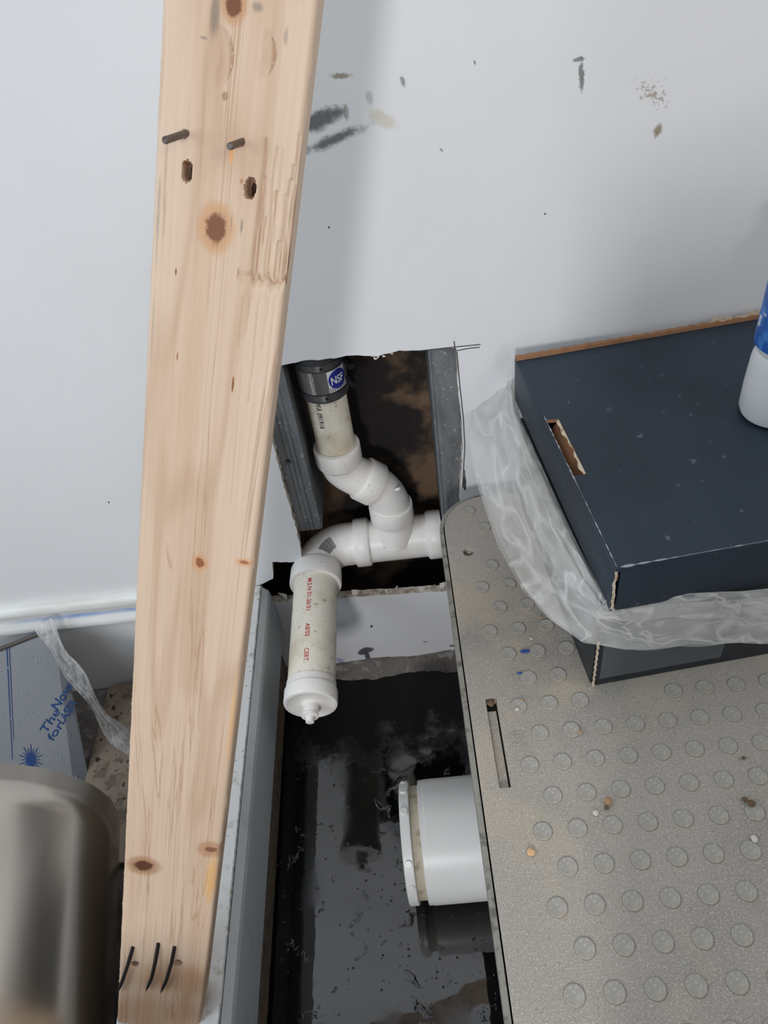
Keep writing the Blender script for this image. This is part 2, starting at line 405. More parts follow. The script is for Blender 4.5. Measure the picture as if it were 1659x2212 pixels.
# ------------------------------------------------------------------ metal studs in the hole
galv = Mat('galvanised_steel', srgb(132, 135, 138), .5, .4).mottle(40, .4, .65, srgb(104, 107, 110), .8, sc=(1,1,.3)).mottle(180, .62, .7, srgb(190, 194, 198), .7)
galv.bump(galv.noise(200, 4), .0006)
screwm = Mat('dark_screw', srgb(50, 48, 48), .4, .8)
def stud(name, label, xr, zb, zt, ribs, webleft):
    t = thing(name, label, 'metal stud', (xr-.016, .05, zb), 'metal studs inside the hole')
    yF = TH+.0006; wdt = .0325; xl = xr-wdt
    N = 40; V, Fc = [], []
    us = [i/N for i in range(N+1)]
    zs = [zb + (zt-zb)*i/24 for i in range(25)]
    rb = random.Random(5)
    for z in zs:
        for u in us:
            y = yF
            if ribs:
                for c in (.3,.5,.7): y += .0011*math.exp(-((u-c)/.028)**2)
            else: y += .0012*math.exp(-((u-.13)/.05)**2)
            V.append((xl+u*wdt, y, z + (rb.uniform(-.0008,.0008) if z == zb else 0)))
    m = N+1
    for i in range(len(zs)-1):
        for k in range(N): Fc.append((i*m+k, i*m+k+1, (i+1)*m+k+1, (i+1)*m+k))
    o = mk('flange', V, Fc, galv, t, smooth=True)
    sol = o.modifiers.new('thick', 'SOLIDIFY'); sol.thickness = .0008; sol.offset = -1
    xw = xl if webleft else xr
    v, f = boxv((xw-.0005, yF+.001, zb), (xw+.0005, .112, zt)); mk('web', v, f, galv, t)
    xo = xr if webleft else xl
    v, f = boxv((xo-.0005, yF+.001, zb), (xo+.0005, yF+.008, zt)); mk('lip', v, f, galv, t)
    return t
sL = stud('metal_stud', 'grey ribbed metal stud cut short left of the plastic pipes', onY(695,1140,TH).x, onY(668,1146,TH).z, 1.1, True, False)
sR = stud('metal_stud', 'scratched grey metal stud along the right side of the hole', onY(925,757,TH).x+.0325, .0, 1.1, False, True)
p = onY(622,997,TH)
lathe('screw', p+Vector((0,-.0022,0)), (0,1,0), [(0,.0005),(0,.0032),(.0012,.0036),(.0026,.002),(.012,.0018)], screwm, sL, 16)
for s in (.0022,.0006), (.0006,.0022):
    v, f = boxv((p.x-s[0], p.y-.0027, p.z-s[1]), (p.x+s[0], p.y-.0021, p.z+s[1])); mk('screw_slot', v, f, galv, sL)

# ------------------------------------------------------------------ white plastic drain pipes
pvc = Mat('white_pvc', srgb(238, 233, 226), .38).mottle(18, .5, .72, srgb(222, 215, 203), .7).mottle(190, .66, .72, srgb(140, 126, 104), .6)
pvcold = Mat('stained_pvc', srgb(236, 228, 210), .42).mottle(16, .45, .7, srgb(200, 182, 152), .8, detail=6).mottle(120, .62, .7, srgb(150, 126, 96), .6).mottle(300, .66, .7, srgb(110, 90, 70), .6)
rub = Mat('grey_rubber', srgb(66, 68, 70), .55)
shield = Mat('steel_shield', srgb(150, 150, 150), .3, .9)
ink = Mat('black_print', srgb(32, 30, 32), .6); red = Mat('red_print', srgb(196, 44, 52), .6); white = Mat('white_print', srgb(235, 236, 238), .5); blue = Mat('blue_sticker', srgb(40, 48, 150), .4)
YC = .045; XU = -.1015; ZTEE = .2315; XB = -.043
dp = thing('drain_pipe', 'white plastic drain pipe run with elbows, tee and capped stub', 'pipe', (XB, YC, ZTEE))
# upper straight pipe in its coupling
sweep('riser', [(XU,YC,.42),(XU,YC,.5),(XU,YC,.56)], .0252, pvcold, dp, 40)
zt, zb = onY(690,786,YC-.03).z, onY(712,872,YC-.03).z
hh = zt-zb
N = 120; V, Fc = [], []
cp = lathe('coupling', (XU,YC,zb), (0,0,1), [(0,.0262),(0,.0292),(hh*.08,.0298),(hh*.09,.0285),(hh*.91,.0285),(hh*.92,.0298),(hh,.0292),(hh+.03,.0292),(hh+.03,.0262)], rub, dp, 48)
for k, zz in enumerate((zb+hh*.32, )):
    V, Fc = [], []; N = 150
    for i in range(N):
        a = 2*math.pi*i/N; r = .0296 + (.0005 if i % 2 else 0)
        for z in (zb+hh*.23, zb+hh*.77): V.append((XU+r*math.cos(a), YC+r*math.sin(a), z))
    for i in range(N): j = (i+1) % N; Fc.append((2*i, 2*j, 2*j+1, 2*i+1))
    mk('steel_shield', V, Fc, shield, cp)
band = Mat('clamp_steel', srgb(112, 112, 114), .35, .8)
for z0 in (zb+hh*.06, zb+hh*.8):
    lathe('clamp_band', (XU,YC,z0), (0,0,1), [(0,.0298),(0,.0306),(hh*.15,.0306),(hh*.15,.0298)], band, cp, 48)
for z0 in (zb+hh*.13, zb+hh*.87):
    for an in (-1.45,):
        lathe('rivet', (XU+.0306*math.cos(an), YC+.0306*math.sin(an), z0), (math.cos(an), math.sin(an), 0), [(0,.0016),(.0006,.0016),(.0006,.0008),(0,.0007)], screwm, cp, 12)
for z0, px in ((zb+hh*.45,0), (zb+hh*.9,.0)):
    sweep('worm_screw', [(XU+.033,YC-.018,z0),(XU+.036,YC-.026,z0),(XU+.0395,YC-.034,z0-.001)], [.0045,.0045,.0042], screwm, cp, 12)
def oncyl(cx, cy, r): return lambda ang, z: Vector((cx+r*math.cos(ang), cy+r*math.sin(ang), z))
# sticker
cf = oncyl(XU, YC, .0304); za, zc_ = zb+hh*.24, zb+hh*.76
def arcquad(a0, a1, z0, z1, r, n=10):
    g = oncyl(XU, YC, r); V = []; Fc = []
    for i in range(n+1):
        a = a0+(a1-a0)*i/n; V += [g(a, z0), g(a, z1)]
        if i: Fc.append((2*i-2, 2*i, 2*i+1, 2*i-1))
    return V, Fc
AC = -.86
V, Fc = arcquad(AC-.42, AC+.45, za, zc_, .0304); st = mk('sticker', V, Fc, white, cp)
g = oncyl(XU, YC, .0307); zm = zb+hh*.52; V = [g(AC+.03, zm)]; Fc = []
for k in range(1, 7):
    for i in range(36): a = 2*math.pi*i/36; V.append(g(AC+.03+math.cos(a)*.0128*k/6/.0305, zm+math.sin(a)*.0128*k/6))
for i in range(36):
    j = (i+1) % 36; Fc.append((0, 1+i, 1+j))
    for k in range(5): Fc.append((1+k*36+i, 1+(k+1)*36+i, 1+(k+1)*36+j, 1+k*36+j))
mk('sticker_disc', V, Fc, blue, cp)
g2 = oncyl(XU, YC, .0313); textmesh('sticker_text', 'NSF', lambda x, y: g2(AC+.03+(x-.97)*.0110/.0313, zm+(y-.34)*.0145), white, cp, .02)
for i in range(9): V, Fc = arcquad(AC-.38+i*.09, AC-.38+i*.09+.03, za, za+hh*.12, .0305, 1); mk('sticker_bar', V, Fc, ink, cp)
# print on riser (reads downward)
g3 = oncyl(XU, YC, .0254)
z0 = zb-.001; textmesh('pipe_print', 'PFA 091916', lambda x, y: g3(-1.98+(y-.3)*.0098/.0254, z0-x*.0082), ink, dp, .012)
# upper 45 bends
def hub(base, axis, L, r, mat=pvc, ro=None):
    r *= 1.045
    return lathe('hub', base, axis, [(0,r*.88),(0,r*.985),(.0012,r),(L-.0012,r),(L,r*.985),(L,r*.9)], mat, dp, 44)
def bez(a, b, c, n=14): return [a*(1-t)**2 + b*2*t*(1-t) + c*t*t for t in [i/n for i in range(n+1)]]
P1 = Vector((XU,YC,.418)); P2 = Vector((XU,YC,.388)); PM = Vector((-.072,YC,.352)); P4 = Vector((XB,YC,.308)); P5 = Vector((XB,YC,.28))
dm = Vector((.8,0,-.72)).normalized()
hub(P1+Vector((0,0,.0)), (0,0,-1), .026, .0297)
sweep('elbow', bez(P2, Vector((XU,YC,.374)), PM, 16), .0268, pvc, dp, 40)
hub(PM-dm*.006, dm, .023, .0297)
sweep('elbow', bez(PM+dm*.012, PM+dm*.033, P4, 16) + [P5], .0268, pvc, dp, 40)
hub(Vector((XB,YC,.302)), (0,0,-1), .026, .0297)
for c in (PM+dm*.02,):
    for (o1, axx) in ((Vector((.014,-.019,.012)), (.6,-.5,.7)),):
        lathe('gate_nub', c+o1+Vector((.012,0,-.006)), axx, [(0,.0022),(.0075,.0022),(.008,.0015)], pvc, dp, 10)
# tee
XT0, XT1 = -.0985, .025
tee = sweep('tee_body', [(XT0,YC,ZTEE),(XT1,YC,ZTEE)], .0315, pvc, dp, 48)
lathe('tee_branch', (XB,YC,.286), (0,0,-1), [(0,.0262),(.014,.0272),(.03,.031),(.045,.034)], pvc, dp, 40)
lathe('hub', (XT0-.004,YC,ZTEE), (1,0,0), [(0,.030),(0,.0352),(.0012,.036),(.019,.036),(.0215,.0345),(.023,.0315)], pvc, dp, 48)
lathe('hub', (XT1,YC,ZTEE), (-1,0,0), [(0,.030),(0,.0352),(.0012,.036),(.019,.036),(.0215,.0345),(.023,.0315)], pvc, dp, 48)
# 90 bend towards the room
XE = -.160; yh = .012
droop = Vector((-.022,-1,-.055)).normalized()
E0 = Vector((XT0,YC,ZTEE)); 
R90 = .045
bend = []
for i in range(21):
    a = math.pi/2*i/20
    bend.append(Vector((XE+R90*(1-math.sin(a)), YC-R90*(1-math.cos(a)), ZTEE-.0006*i/20)))
bend = [E0+Vector((.01,0,0)), E0] + bend[1:]
sweep('elbow', bend, .0318, pvc, dp, 44)
HB = bend[-1]
lathe('hub', HB+Vector((0,.006,0)), droop, [(0,.0318),(.004,.0345),(.008,.0362),(.031,.0368),(.033,.0362),(.033,.0305)], pvc, dp, 48)
tipL = (onZ(671,1500,.218)-HB).length
PE = HB+droop*(tipL)
sweep('stub_pipe', [HB+droop*.02, HB+droop*.1, PE], .0306, pvcold, dp, 48)
lathe('test_cap', PE-droop*.02, droop, [(.006,.0306),(.0065,.0318),(.017,.0322),(.018,.0338),(.034,.0340),(.036,.0330),(.0365,.0296),(.0355,.028),(.0355,0)], pvc, dp, 48)
lathe('cap_nub', PE+droop*.0155, droop, [(0,.0125),(.001,.0105),(.014,.0098),(.0142,.0108),(.0165,.0108),(.0168,.0058),(.024,.0052),(.0245,.0042),(.0245,0)], pvc, dp, 28)
# red print along the stub
uS = droop.cross(Vector((0,0,1))).normalized(); vS = uS.cross(droop).normalized()
if vS.z < 0: vS = -vS
xr = Vector((1,0,0)); xr = (xr-droop*xr.dot(droop)).normalized()
def onstub(ang, d, r=.0308): return HB+droop*d + (vS*math.cos(ang)+xr*math.sin(ang))*r
def stubtext(s, d0, sc): textmesh('red_print', s, lambda x, y: onstub(-.08+(y-.3)*-.0-( .3-y)*.0085/.0306*1.0, d0+x*sc), red, dp, .012)
stubtext('M.S.N 01-26/31', .037, .0088); stubtext("AB'03", .112, .0085); stubtext('CERT.', .150, .0080)
# barcode on the bend
def onbend(s, ang, r=.0321):
    a = math.pi/2*s; c = Vector((XE+R90*(1-math.sin(a)), YC-R90*(1-math.cos(a)), ZTEE))
    t = Vector((-math.cos(a), -math.sin(a), 0)); out = Vector((-t.y, t.x, 0))
    return c + (Vector((0,0,1))*math.cos(ang) + Vector((math.sin(a)*-1, math.cos(a)*1, 0))*math.sin(ang))*r
rnd = random.Random(8)
s0 = .36
for i in range(15):
    wv = rnd.choice((.010,.015,.022)); a0, a1 = -.78, -.2
    if i in (3, 9, 15): a0 -= .06
    V = []; Fc = []
    for k in range(6):
        a = a0+(a1-a0)*k/5; V += [onbend(s0, a), onbend(s0+wv, a)]
        if k: Fc.append((2*k-2, 2*k-1, 2*k+1, 2*k))
    mk('barcode_bar', V, Fc, ink, dp); s0 += wv+rnd.choice((.014,.019))

# ------------------------------------------------------------------ grey lid over the tank
ZP = .38
lidm = Mat('dusty_grey_plastic', srgb(172, 163, 151), .75, 0, .3)
lidm.mottle(5, .4, .65, srgb(150, 144, 135), .9).mottle(9, .48, .68, srgb(186, 172, 150), .8, detail=6)
lidm.mottle(500, .56, .66, srgb(208, 205, 198), .5, detail=2).mottle(420, .60, .72, srgb(118, 112, 104), .45, detail=4).mottle(900, .55, .65, srgb(205, 202, 196), .5, detail=1).mottle(1100, .58, .68, srgb(110, 106, 100), .5, detail=1)
nl = lidm.noise(260, 6, .75); nl2 = lidm.noise(40, 5, .7)
for px, py, sx, sy, col, k, amt in ((1250,1530,.05,.07,srgb(218,214,208),2.2,.7), (1590,1640,.035,.025,srgb(132,96,64),1.5,.8), (1480,1690,.02,.02,srgb(132,104,80),1.5,.6), (1015,1225,.02,.03,srgb(196,192,186),2.2,.7), (1060,1110,.03,.03,srgb(178,174,168),2.2,.55), (1340,1600,.06,.05,srgb(170,166,160),2.0,.4), (1620,1740,.012,.02,srgb(84,70,58),2.0,.8), (1100,1250,.02,.05,srgb(160,140,112),2.0,.35), (1200,1700,.03,.05,srgb(172,168,160),2.2,.5)):
    p = onZ(px, py, ZP); lidm.spot((p.x, p.y, ZP), (0,0,0), (sx, sy, 1000), col, nl, k*1.3, .15, .65, min(1, amt*1.25))
lidm.bump(lidm.noise(700, 3, .6), .0006, .6)
dark = Mat('dark_grey_plastic', srgb(62, 62, 60), .7)
rimm = Mat('grey_rim_plastic', srgb(150, 146, 136), .7).mottle(90, .5, .66, srgb(96, 92, 84), .8)
XL, YB, YN, XR = .0246, -.043, -.85, .62
def outline(off, rad=.052):
    L = []
    x0, y1, y0, x1 = XL-off, YB+off, YN-off, XR+off
    r = rad+off
    for i in range(13): a = math.pi - math.pi/2*i/12; L.append((x0+r+r*math.cos(a), y1-r+r*math.sin(a)))
    L += [(x1, y1), (x1, y0), (x0, y0)]
    return L
SL = [onZ(1048,1509,ZP), onZ(1071,1504,ZP), onZ(1104,1700,ZP), onZ(1080,1704,ZP)]
SLX0, SLX1 = (SL[0].x+SL[3].x)/2, (SL[1].x+SL[2].x)/2
slot = [(SLX0, SL[0].y), (SLX1, SL[0].y), (SLX1, SL[2].y), (SLX0, SL[2].y)]
hp = onZ(1012,1192,ZP); hcirc = [(hp.x+.0062*math.cos(2*math.pi*i/20), hp.y+.0062*math.sin(2*math.pi*i/20)) for i in range(20)]
lid = thing('tank_lid', 'grey studded plastic tank lid, dusty, with a slot near its edge', 'lid', (.3, -.4, ZP-.02))
V, Fc, ix = slab([outline(0), slot, hcirc], lambda p, t: (p[0], p[1], ZP-t), .02)
lp = mk('plate', V, Fc, [lidm, lidm, lidm], lid, idx=ix)
bv = lp.modifiers.new('b', 'BEVEL'); bv.width = .0012; bv.segments = 2; bv.limit_method = 'ANGLE'
v, f = boxv((SLX0+.0005, SL[2].y+.0005, ZP-.012), (SLX1-.0018, SL[0].y-.012, ZP-.005)); mk('slot_insert', v, f, dark if False else lidm, lid)
v, f = boxv((SLX0-.002, SL[2].y-.002, ZP-.019), (SLX1+.002, SL[0].y+.002, ZP-.013)); mk('slot_floor', v, f, dark, lid)
lathe('screw_recess', (hp.x, hp.y, ZP-.014), (0,0,1), [(0,.0068),(.006,.0068),(.006,0)], lidm, lid, 20)
# studs, only where the picture shows them
sm = None; cnt = 0
prof_s = [(-.0006,.0087),(.0008,.0079),(.0011,.0072),(.0009,.0064),(.0010,0)]
ringm = Mat('stud_plastic', srgb(166, 161, 152), .75, 0, .3).mottle(500, .56, .66, srgb(204, 201, 194), .5, detail=2).mottle(60, .45, .7, srgb(178, 167, 148), .6)
ringm.bump(ringm.noise(500, 3), .0005, .5)
studd = Mat('stud_grime', srgb(138, 127, 111), .85)
A0 = Vector((.1475,-.3423)); ax = Vector((math.cos(math.radians(5.3)), math.sin(math.radians(5.3)))); ay = Vector((-ax.y, ax.x))
for j in range(-2, 20):
    y = -.5869 + .0306*j
    if y > YB-.018: break
    for i in range(-1, 15):
        x = .0716 + .0296*i + (.0148 if j % 2 else 0)
        if x < .052 or (i < 0 and -.43 < y < -.27): continue
        if i < 0 and y < -.4: continue
        px, py, _ = proj(Vector((x, y, ZP)))
        if not (900 < px < 1720 and 1000 < py < 2260): continue
        d = Vector((x, y))-A0
        if d.dot(ax) > -.005 and d.dot(ay) > -.005: continue
        if abs(x-hp.x) < .018 and abs(y-hp.y) < .018: continue
        if sm is None:
            o = lathe('stud', (x, y, ZP), (0,0,1), prof_s, [ringm, studd], lid, 24); sm = o.data
            for p_ in sm.polygons[:24]: p_.material_index = 1
            # recentre so copies can share the mesh
            c = wmat(lid).inverted() @ Vector((x, y, ZP)); sm.transform(Matrix.Translation(-c)); o.location = c
        else:
            o = bpy.data.objects.new('stud', sm); COL.objects.link(o); o.parent = lid; o.location = wmat(lid).inverted() @ Vector((x, y, ZP))
        cnt += 1
# raised letters beside the slot
pc = onZ(1122,1612,ZP); textmesh('raised_letters', 'IN', lambda x, y: Vector((pc.x-.006+y*.018, pc.y-x*.016+.016, ZP+.0006)), ringm, lid, .0)
# tank under it
tk = thing('grease_tank', 'grey plastic tank body under the studded lid', 'tank', (.3, -.4, -.03))
V, Fc, ix = slab([outline(.0062), outline(.0014)], lambda p, t: (p[0], p[1], ZP-.003-t), .03); mk('rim', V, Fc, rimm, tk)
V, Fc, ix = slab([outline(-.045)], lambda p, t: (p[0], p[1], ZP-.0205-t), .36); mk('body', V, Fc, dark, tk)
V, Fc, ix = slab([outline(.0058), outline(-.044)], lambda p, t: (p[0], p[1], ZP-.0335-t), .006); mk('ledge', V, Fc, dark, tk)
# crumbs on the lid
crumb = [Mat('tan_crumb', srgb(176, 142, 104), .9), Mat('pale_flake', srgb(214, 206, 192), .9), Mat('brown_crumb', srgb(108, 84, 62), .9), Mat('blue_flake', srgb(46, 84, 160), .7), Mat('orange_flake', srgb(226, 180, 130), .8)]
cr = [(1312,1733,.0055,0,'tan pebble on the grey lid between the stud rows'),(1309,1746,.0033,2,'small brown crumb touching the tan pebble'),(1287,1758,.004,1,'pale flake lower left of the tan pebble'),(1147,1840,.005,4,'orange flat flake near the lid\'s left edge'),(1060,1522,.006,2,'brown crumb lodged at the top of the lid slot'),(1117,1532,.0035,1,'small white flake on a stud right of the slot'),(1127,1512,.0024,0,'tiny tan grain right of the slot\'s top'),(1135,1407,.0032,3,'blue paint flake on the lid below the plastic bag'),(1123,1454,.0018,3,'small blue paint speck above the slot'),(1605,1638,.003,2,'brown crumb in the rusty stain on the lid'),(1606,1728,.004,2,'upper dark crumb of the pair at the lid\'s right'),(1622,1738,.005,2,'dark crumb clump at the lid\'s right'),(1628,1812,.005,1,'pale pebble on the lid near the right edge'),(1148,1380,.003,1,'white grit grain on the lid near the bag'),(1253,1583,.003,0,'tan grain on the lid below the box corner'),(1170,1335,.0025,0,'tan grain beside the plastic bag on the lid'),(1013,1193,.0045,1,'pale grit filling the screw recess of the lid')]
for i, (px, py, r, mi, lab) in enumerate(cr):
    c = onZ(px, py, ZP + (-.005 if i == 4 else (-.007 if i == 16 else .0012))); bm = bmesh.new(); bmesh.ops.create_icosphere(bm, subdivisions=2, radius=r*.62)
    fl_ = .25 if mi in (1,3,4) else .7
    for v in bm.verts:
        q = noise.noise(v.co*230+Vector((i*3.1,0,0)))
        v.co *= 1+.45*q; v.co.z *= fl_; v.co.x *= 2.4 if mi == 3 else 1
    mz = min(v.co.z for v in bm.verts)
    V = [v.co+c-Vector((0,0,mz)) for v in bm.verts]; Fc = [tuple(v.index for v in f.verts) for f in bm.faces]; bm.free()
    tag(mk('debris_crumb', V, Fc, crumb[mi]), lab, 'debris', 'crumbs on the grey lid')

# ------------------------------------------------------------------ large white fitting under the lid
bigw = Mat('white_fitting_plastic', srgb(232, 231, 226), .35).mottle(14, .55, .75, srgb(216, 208, 190), .6)
nb = bigw.noise(220, 6, .7)
fy, fzc, fr = -.337, .082, .071
for px, py, sx, sy, a in ((938,1700,.016,.01,.9),(955,1745,.02,.012,.55),(1035,1835,.02,.02,.4),(975,1840,.012,.012,.35)):
    p = onZ(px, py, fzc+fr*.7); bigw.spot((p.x, p.y, p.z), (0,0,0), (sx, sy, 1000), srgb(176, 156, 116), nb, 1.8, .4, .9, a)
gr = Mat('grimy_groove', srgb(190, 180, 160), .7).mottle(90, .5, .7, srgb(140, 124, 100), .7)
ft = thing('pipe_fitting', 'large white plastic pipe fitting sticking out from under the grey lid', 'pipe fitting', (0, fy, fzc))
x0 = -.0672
body = lathe('body', (x0+.023,fy,fzc), (1,0,0), [(0,fr*.94),(.0,fr*1.0),(.0008,fr*1.012),(.006,fr*1.012),(.0065,fr*1.02),(.092,fr*1.02)], bigw, ft, 72)
lathe('groove', (x0+.006,fy,fzc), (1,0,0), [(0,fr*.93),(.02,fr*.93)], gr, ft, 72)
fl2 = lathe('flange', (x0,fy,fzc), (1,0,0), [(0,fr*.80),(0,fr*.985),(.001,fr*1.0),(.011,fr*1.0),(.012,fr*.985),(.012,fr*.9)], bigw, ft, 72)
for a in (.62, 1.02, 1.47, 2.72, 2.3):
    p = Vector((x0+.006, fy+fr*math.cos(a), fzc+fr*math.sin(a)))
    lathe('lug', p-Vector((0,math.cos(a),math.sin(a)))*.003, (0,math.cos(a),math.sin(a)), [(0,.0048),(.0045,.0046),(.005,.004),(.005,0)], bigw, fl2, 14)

# ------------------------------------------------------------------ cardboard boxes
navy = Mat('navy_cardboard', srgb(38, 51, 64), .5, 0, .4)
navy.mottle(8, .4, .7, srgb(32, 43, 53), .8).mottle(70, .66, .74, srgb(120, 126, 134), .5, detail=6)
nav2 = navy.noise(160, 6, .75, sc=(1,.25,1)); navy.mix(navy.rng(nav2, .70, .76, 0, .55), srgb(150, 154, 160))
navyd = Mat('black_cardboard', srgb(34, 40, 46), .5).mottle(90, .64, .72, srgb(96, 100, 104), .4)
brown = Mat('raw_cardboard', srgb(150, 108, 76), .85).mottle(60, .45, .65, srgb(128, 88, 58), .7)
cream = Mat('torn_cardboard', srgb(206, 190, 168), .9).mottle(200, .5, .62, srgb(150, 120, 92), .8)
wornm = Mat('worn_edge', srgb(150, 154, 160), .8)
yaw = math.atan2(.0288, .312)
def boxthing(name, label, corner, z): return thing(name, label, 'box', Matrix.Translation((corner[0], corner[1], z)) @ Matrix.Rotation(yaw, 4, 'Z'))
ZL = ZP+.0012
lb = boxthing('cardboard_box', 'black cardboard box under the plastic bag on the grey lid', (.1453,-.329), ZL)
hL = .567-.054-ZL-.004
for nm, a, b in (('front_panel',(.002,0,0),(.31,.003,hL)),('left_panel',(-.001,.0035,0),(.002,.27,hL)),('right_panel',(.307,.0035,0),(.31,.27,hL)),('rear_panel',(.002,.267,0),(.307,.27,hL)),('top_panel',(.002,.0035,hL-.003),(.307,.267,hL)),('bottom_panel',(.002,.0035,0),(.307,.267,.003))):
    bevbox(nm, a, b, navyd, lb, .0008, 1, local=True)
# corrugated corner edge
V, Fc = [], []
for i in range(31):
    z = hL*i/30
    for k, (dx, dy) in enumerate(((-.002,-.001),(.002,-.0012),(.002,.001))): V.append((dx*.6+ (.0005 if (i % 2) else -.0003), dy-.0004, min(z, .075)))
for i in range(30):
    for k in range(2): Fc.append((i*3+k, i*3+k+1, (i+1)*3+k+1, (i+1)*3+k))
mk('corner_edge', V, Fc, cream, lb, local=True)
v, f = boxv((.006,-.0012,.012),(.125,-.0006,.09)); 
tape = Mat('clear_tape', srgb(120, 126, 130), .15); tape.b.inputs['Alpha'].default_value = .35
mk('tape', v, f, tape, lb, local=True)

hU, dU, wU = .054, .3135, .312; ZU = .567-hU
ub = boxthing('cardboard_box', 'navy blue cardboard box on top with a hand slot and worn edges', (.1475,-.3423), ZU)
def tl(px, py): return WM[ub.name].inverted() @ onZ(px, py, .567)
s1, s2, s3, s4 = tl(1174,908), tl(1203,906), tl(1250,1027), tl(1231,1030)
hs = [(s1.x, s1.y), (s2.x, s2.y), (s3.x, s3.y), (s4.x, s4.y)]
hs = [(.0012, hs[0][1]), (.0142, hs[1][1]), (.0142, hs[2][1]), (.0012, hs[3][1])]
V, Fc, ix = slab([[(0,0),(wU,0),(wU,dU),(0,dU)], jag(hs, .008, .0006, 5)], lambda p, t: (p[0], p[1], hU-t), .004)
tp = mk('lid_panel', V, Fc, [navy, brown, navy], ub, local=True, idx=ix)
bevbox('left_panel', (0,.0004,0), (.0022,dU,hU-.0042), navy, ub, .0008, 2, local=True)
bevbox('front_panel', (.0045,0,0), (wU,.004,hU-.0042), navy, ub, .0012, 2, local=True)
bevbox('right_panel', (wU-.004,.0045,0), (wU,dU,hU-.0042), navy, ub, .0012, 2, local=True)
bevbox('rear_panel', (.0045,dU-.004,0), (wU-.0045,dU,hU-.0042), navy, ub, .0012, 2, local=True)
bevbox('bottom_panel', (.0045,.0045,0), (wU-.0045,dU-.0045,.004), brown, ub, .0008, 1, local=True)
# brown inside of the hand slot, folded flap
ymn, ymx = min(h[1] for h in hs), max(h[1] for h in hs); xmn, xmx = min(h[0] for h in hs), max(h[0] for h in hs)
V = [(xmn+.0045,ymn-.002,hU-.018),(xmx+.001,ymn-.002,hU-.0045),(xmx+.001,ymx+.002,hU-.0045),(xmn+.0045,ymx+.002,hU-.018),(xmn+.007,ymn-.002,hU-.02),(xmx+.004,ymn-.002,hU-.0045),(xmx+.004,ymx+.002,hU-.0045),(xmn+.007,ymx+.002,hU-.02)]
mk('slot_flap', V, [(0,1,2,3),(4,7,6,5),(0,4,5,1),(3,2,6,7),(0,3,7,4),(1,5,6,2)], brown, ub, local=True)
V = []; Fc = []
for i in range(25):
    t = i/24; a = Vector((hs[1][0], hs[1][1])); b = Vector((hs[2][0], hs[2][1])); q = a+(b-a)*t
    wv = .0022*(.5+.5*math.sin(9*t)+.4*math.sin(31*t)); V += [(q.x-.0006, q.y, hU+.0003), (q.x-.0012-wv, q.y, hU-.0014)]
    if i: Fc.append((2*i-2, 2*i, 2*i+1, 2*i-1))
mk('torn_fibre', V, Fc, cream, ub, local=True)
# raw corrugated edge along the back
V = []; Fc = []; n = 90
for i in range(n+1):
    t = i/n; x = wU*t; hgt = .0042+.0005*math.sin(i*1.7)
    for (y, z) in ((dU-.0055,hU+.0002),(dU-.005,hU+hgt),(dU-.001,hU+hgt+.0003),(dU-.0005,hU+.0002)): V.append((x, y, z))
for i in range(n):
    for k in range(4): Fc.append((i*4+k, i*4+(k+1)%4, (i+1)*4+(k+1)%4, (i+1)*4+k))
Fc += [(0,1,2,3), tuple(4*n+k for k in range(4))]
mk('raw_edge', V, Fc, brown, ub, local=True)
V = [(wU*.69+i*.008, dU-.003+.0012*math.sin(i*2.3), hU+.004+(.0045+.002*math.sin(i*1.3) if j else 0)) for j in (0,1) for i in range(9)]
mk('torn_tab', V, [(i, i+1, 9+i+1, 9+i) for i in range(8)], cream, ub, local=True)
# scuffed creases
def wear(pts, wd, seed, seg=70):
    rr = random.Random(seed); V, Fc = [], []
    a, b, nrm, off = [Vector(p) for p in pts]
    for i in range(seg+1):
        q = a+(b-a)*(i/seg); k = wd*max(.12, abs(noise.noise(Vector((i*.33, seed, 0))))*1.8 + rr.uniform(-.2,.2)); V += [q-nrm*k*.5+off, q+nrm*k*.5+off]
        if i: Fc.append((2*i-2, 2*i, 2*i+1, 2*i-1))
    return V, Fc
V, Fc = wear([(.004,.0012,hU),(wU,.0012,hU),(0,1,0),(0,0,.0003)], .0032, 1); mk('worn_crease', V, Fc, wornm, ub, local=True)
V, Fc = wear([(.0016,.002,hU),(.0016,dU*.66,hU),(1,0,0),(0,0,.0003)], .0018, 2); mk('worn_crease', V, Fc, wornm, ub, local=True)
V = []; Fc = []
for i in range(26):
    z = hU-.002-.048*i/25; q_ = noise.noise(Vector((i*.21, 3.3, 0))); x = .0008+.0022*q_; V += [(x-.0012-.0006*abs(noise.noise(Vector((i*.6,9,0)))), -.0006, z), (x+.0009+.001*abs(noise.noise(Vector((i*.5,5,0)))), -.0009, z)]
    if i: Fc.append((2*i-2, 2*i, 2*i+1, 2*i-1))
mk('torn_corner', V, Fc, cream, ub, local=True)

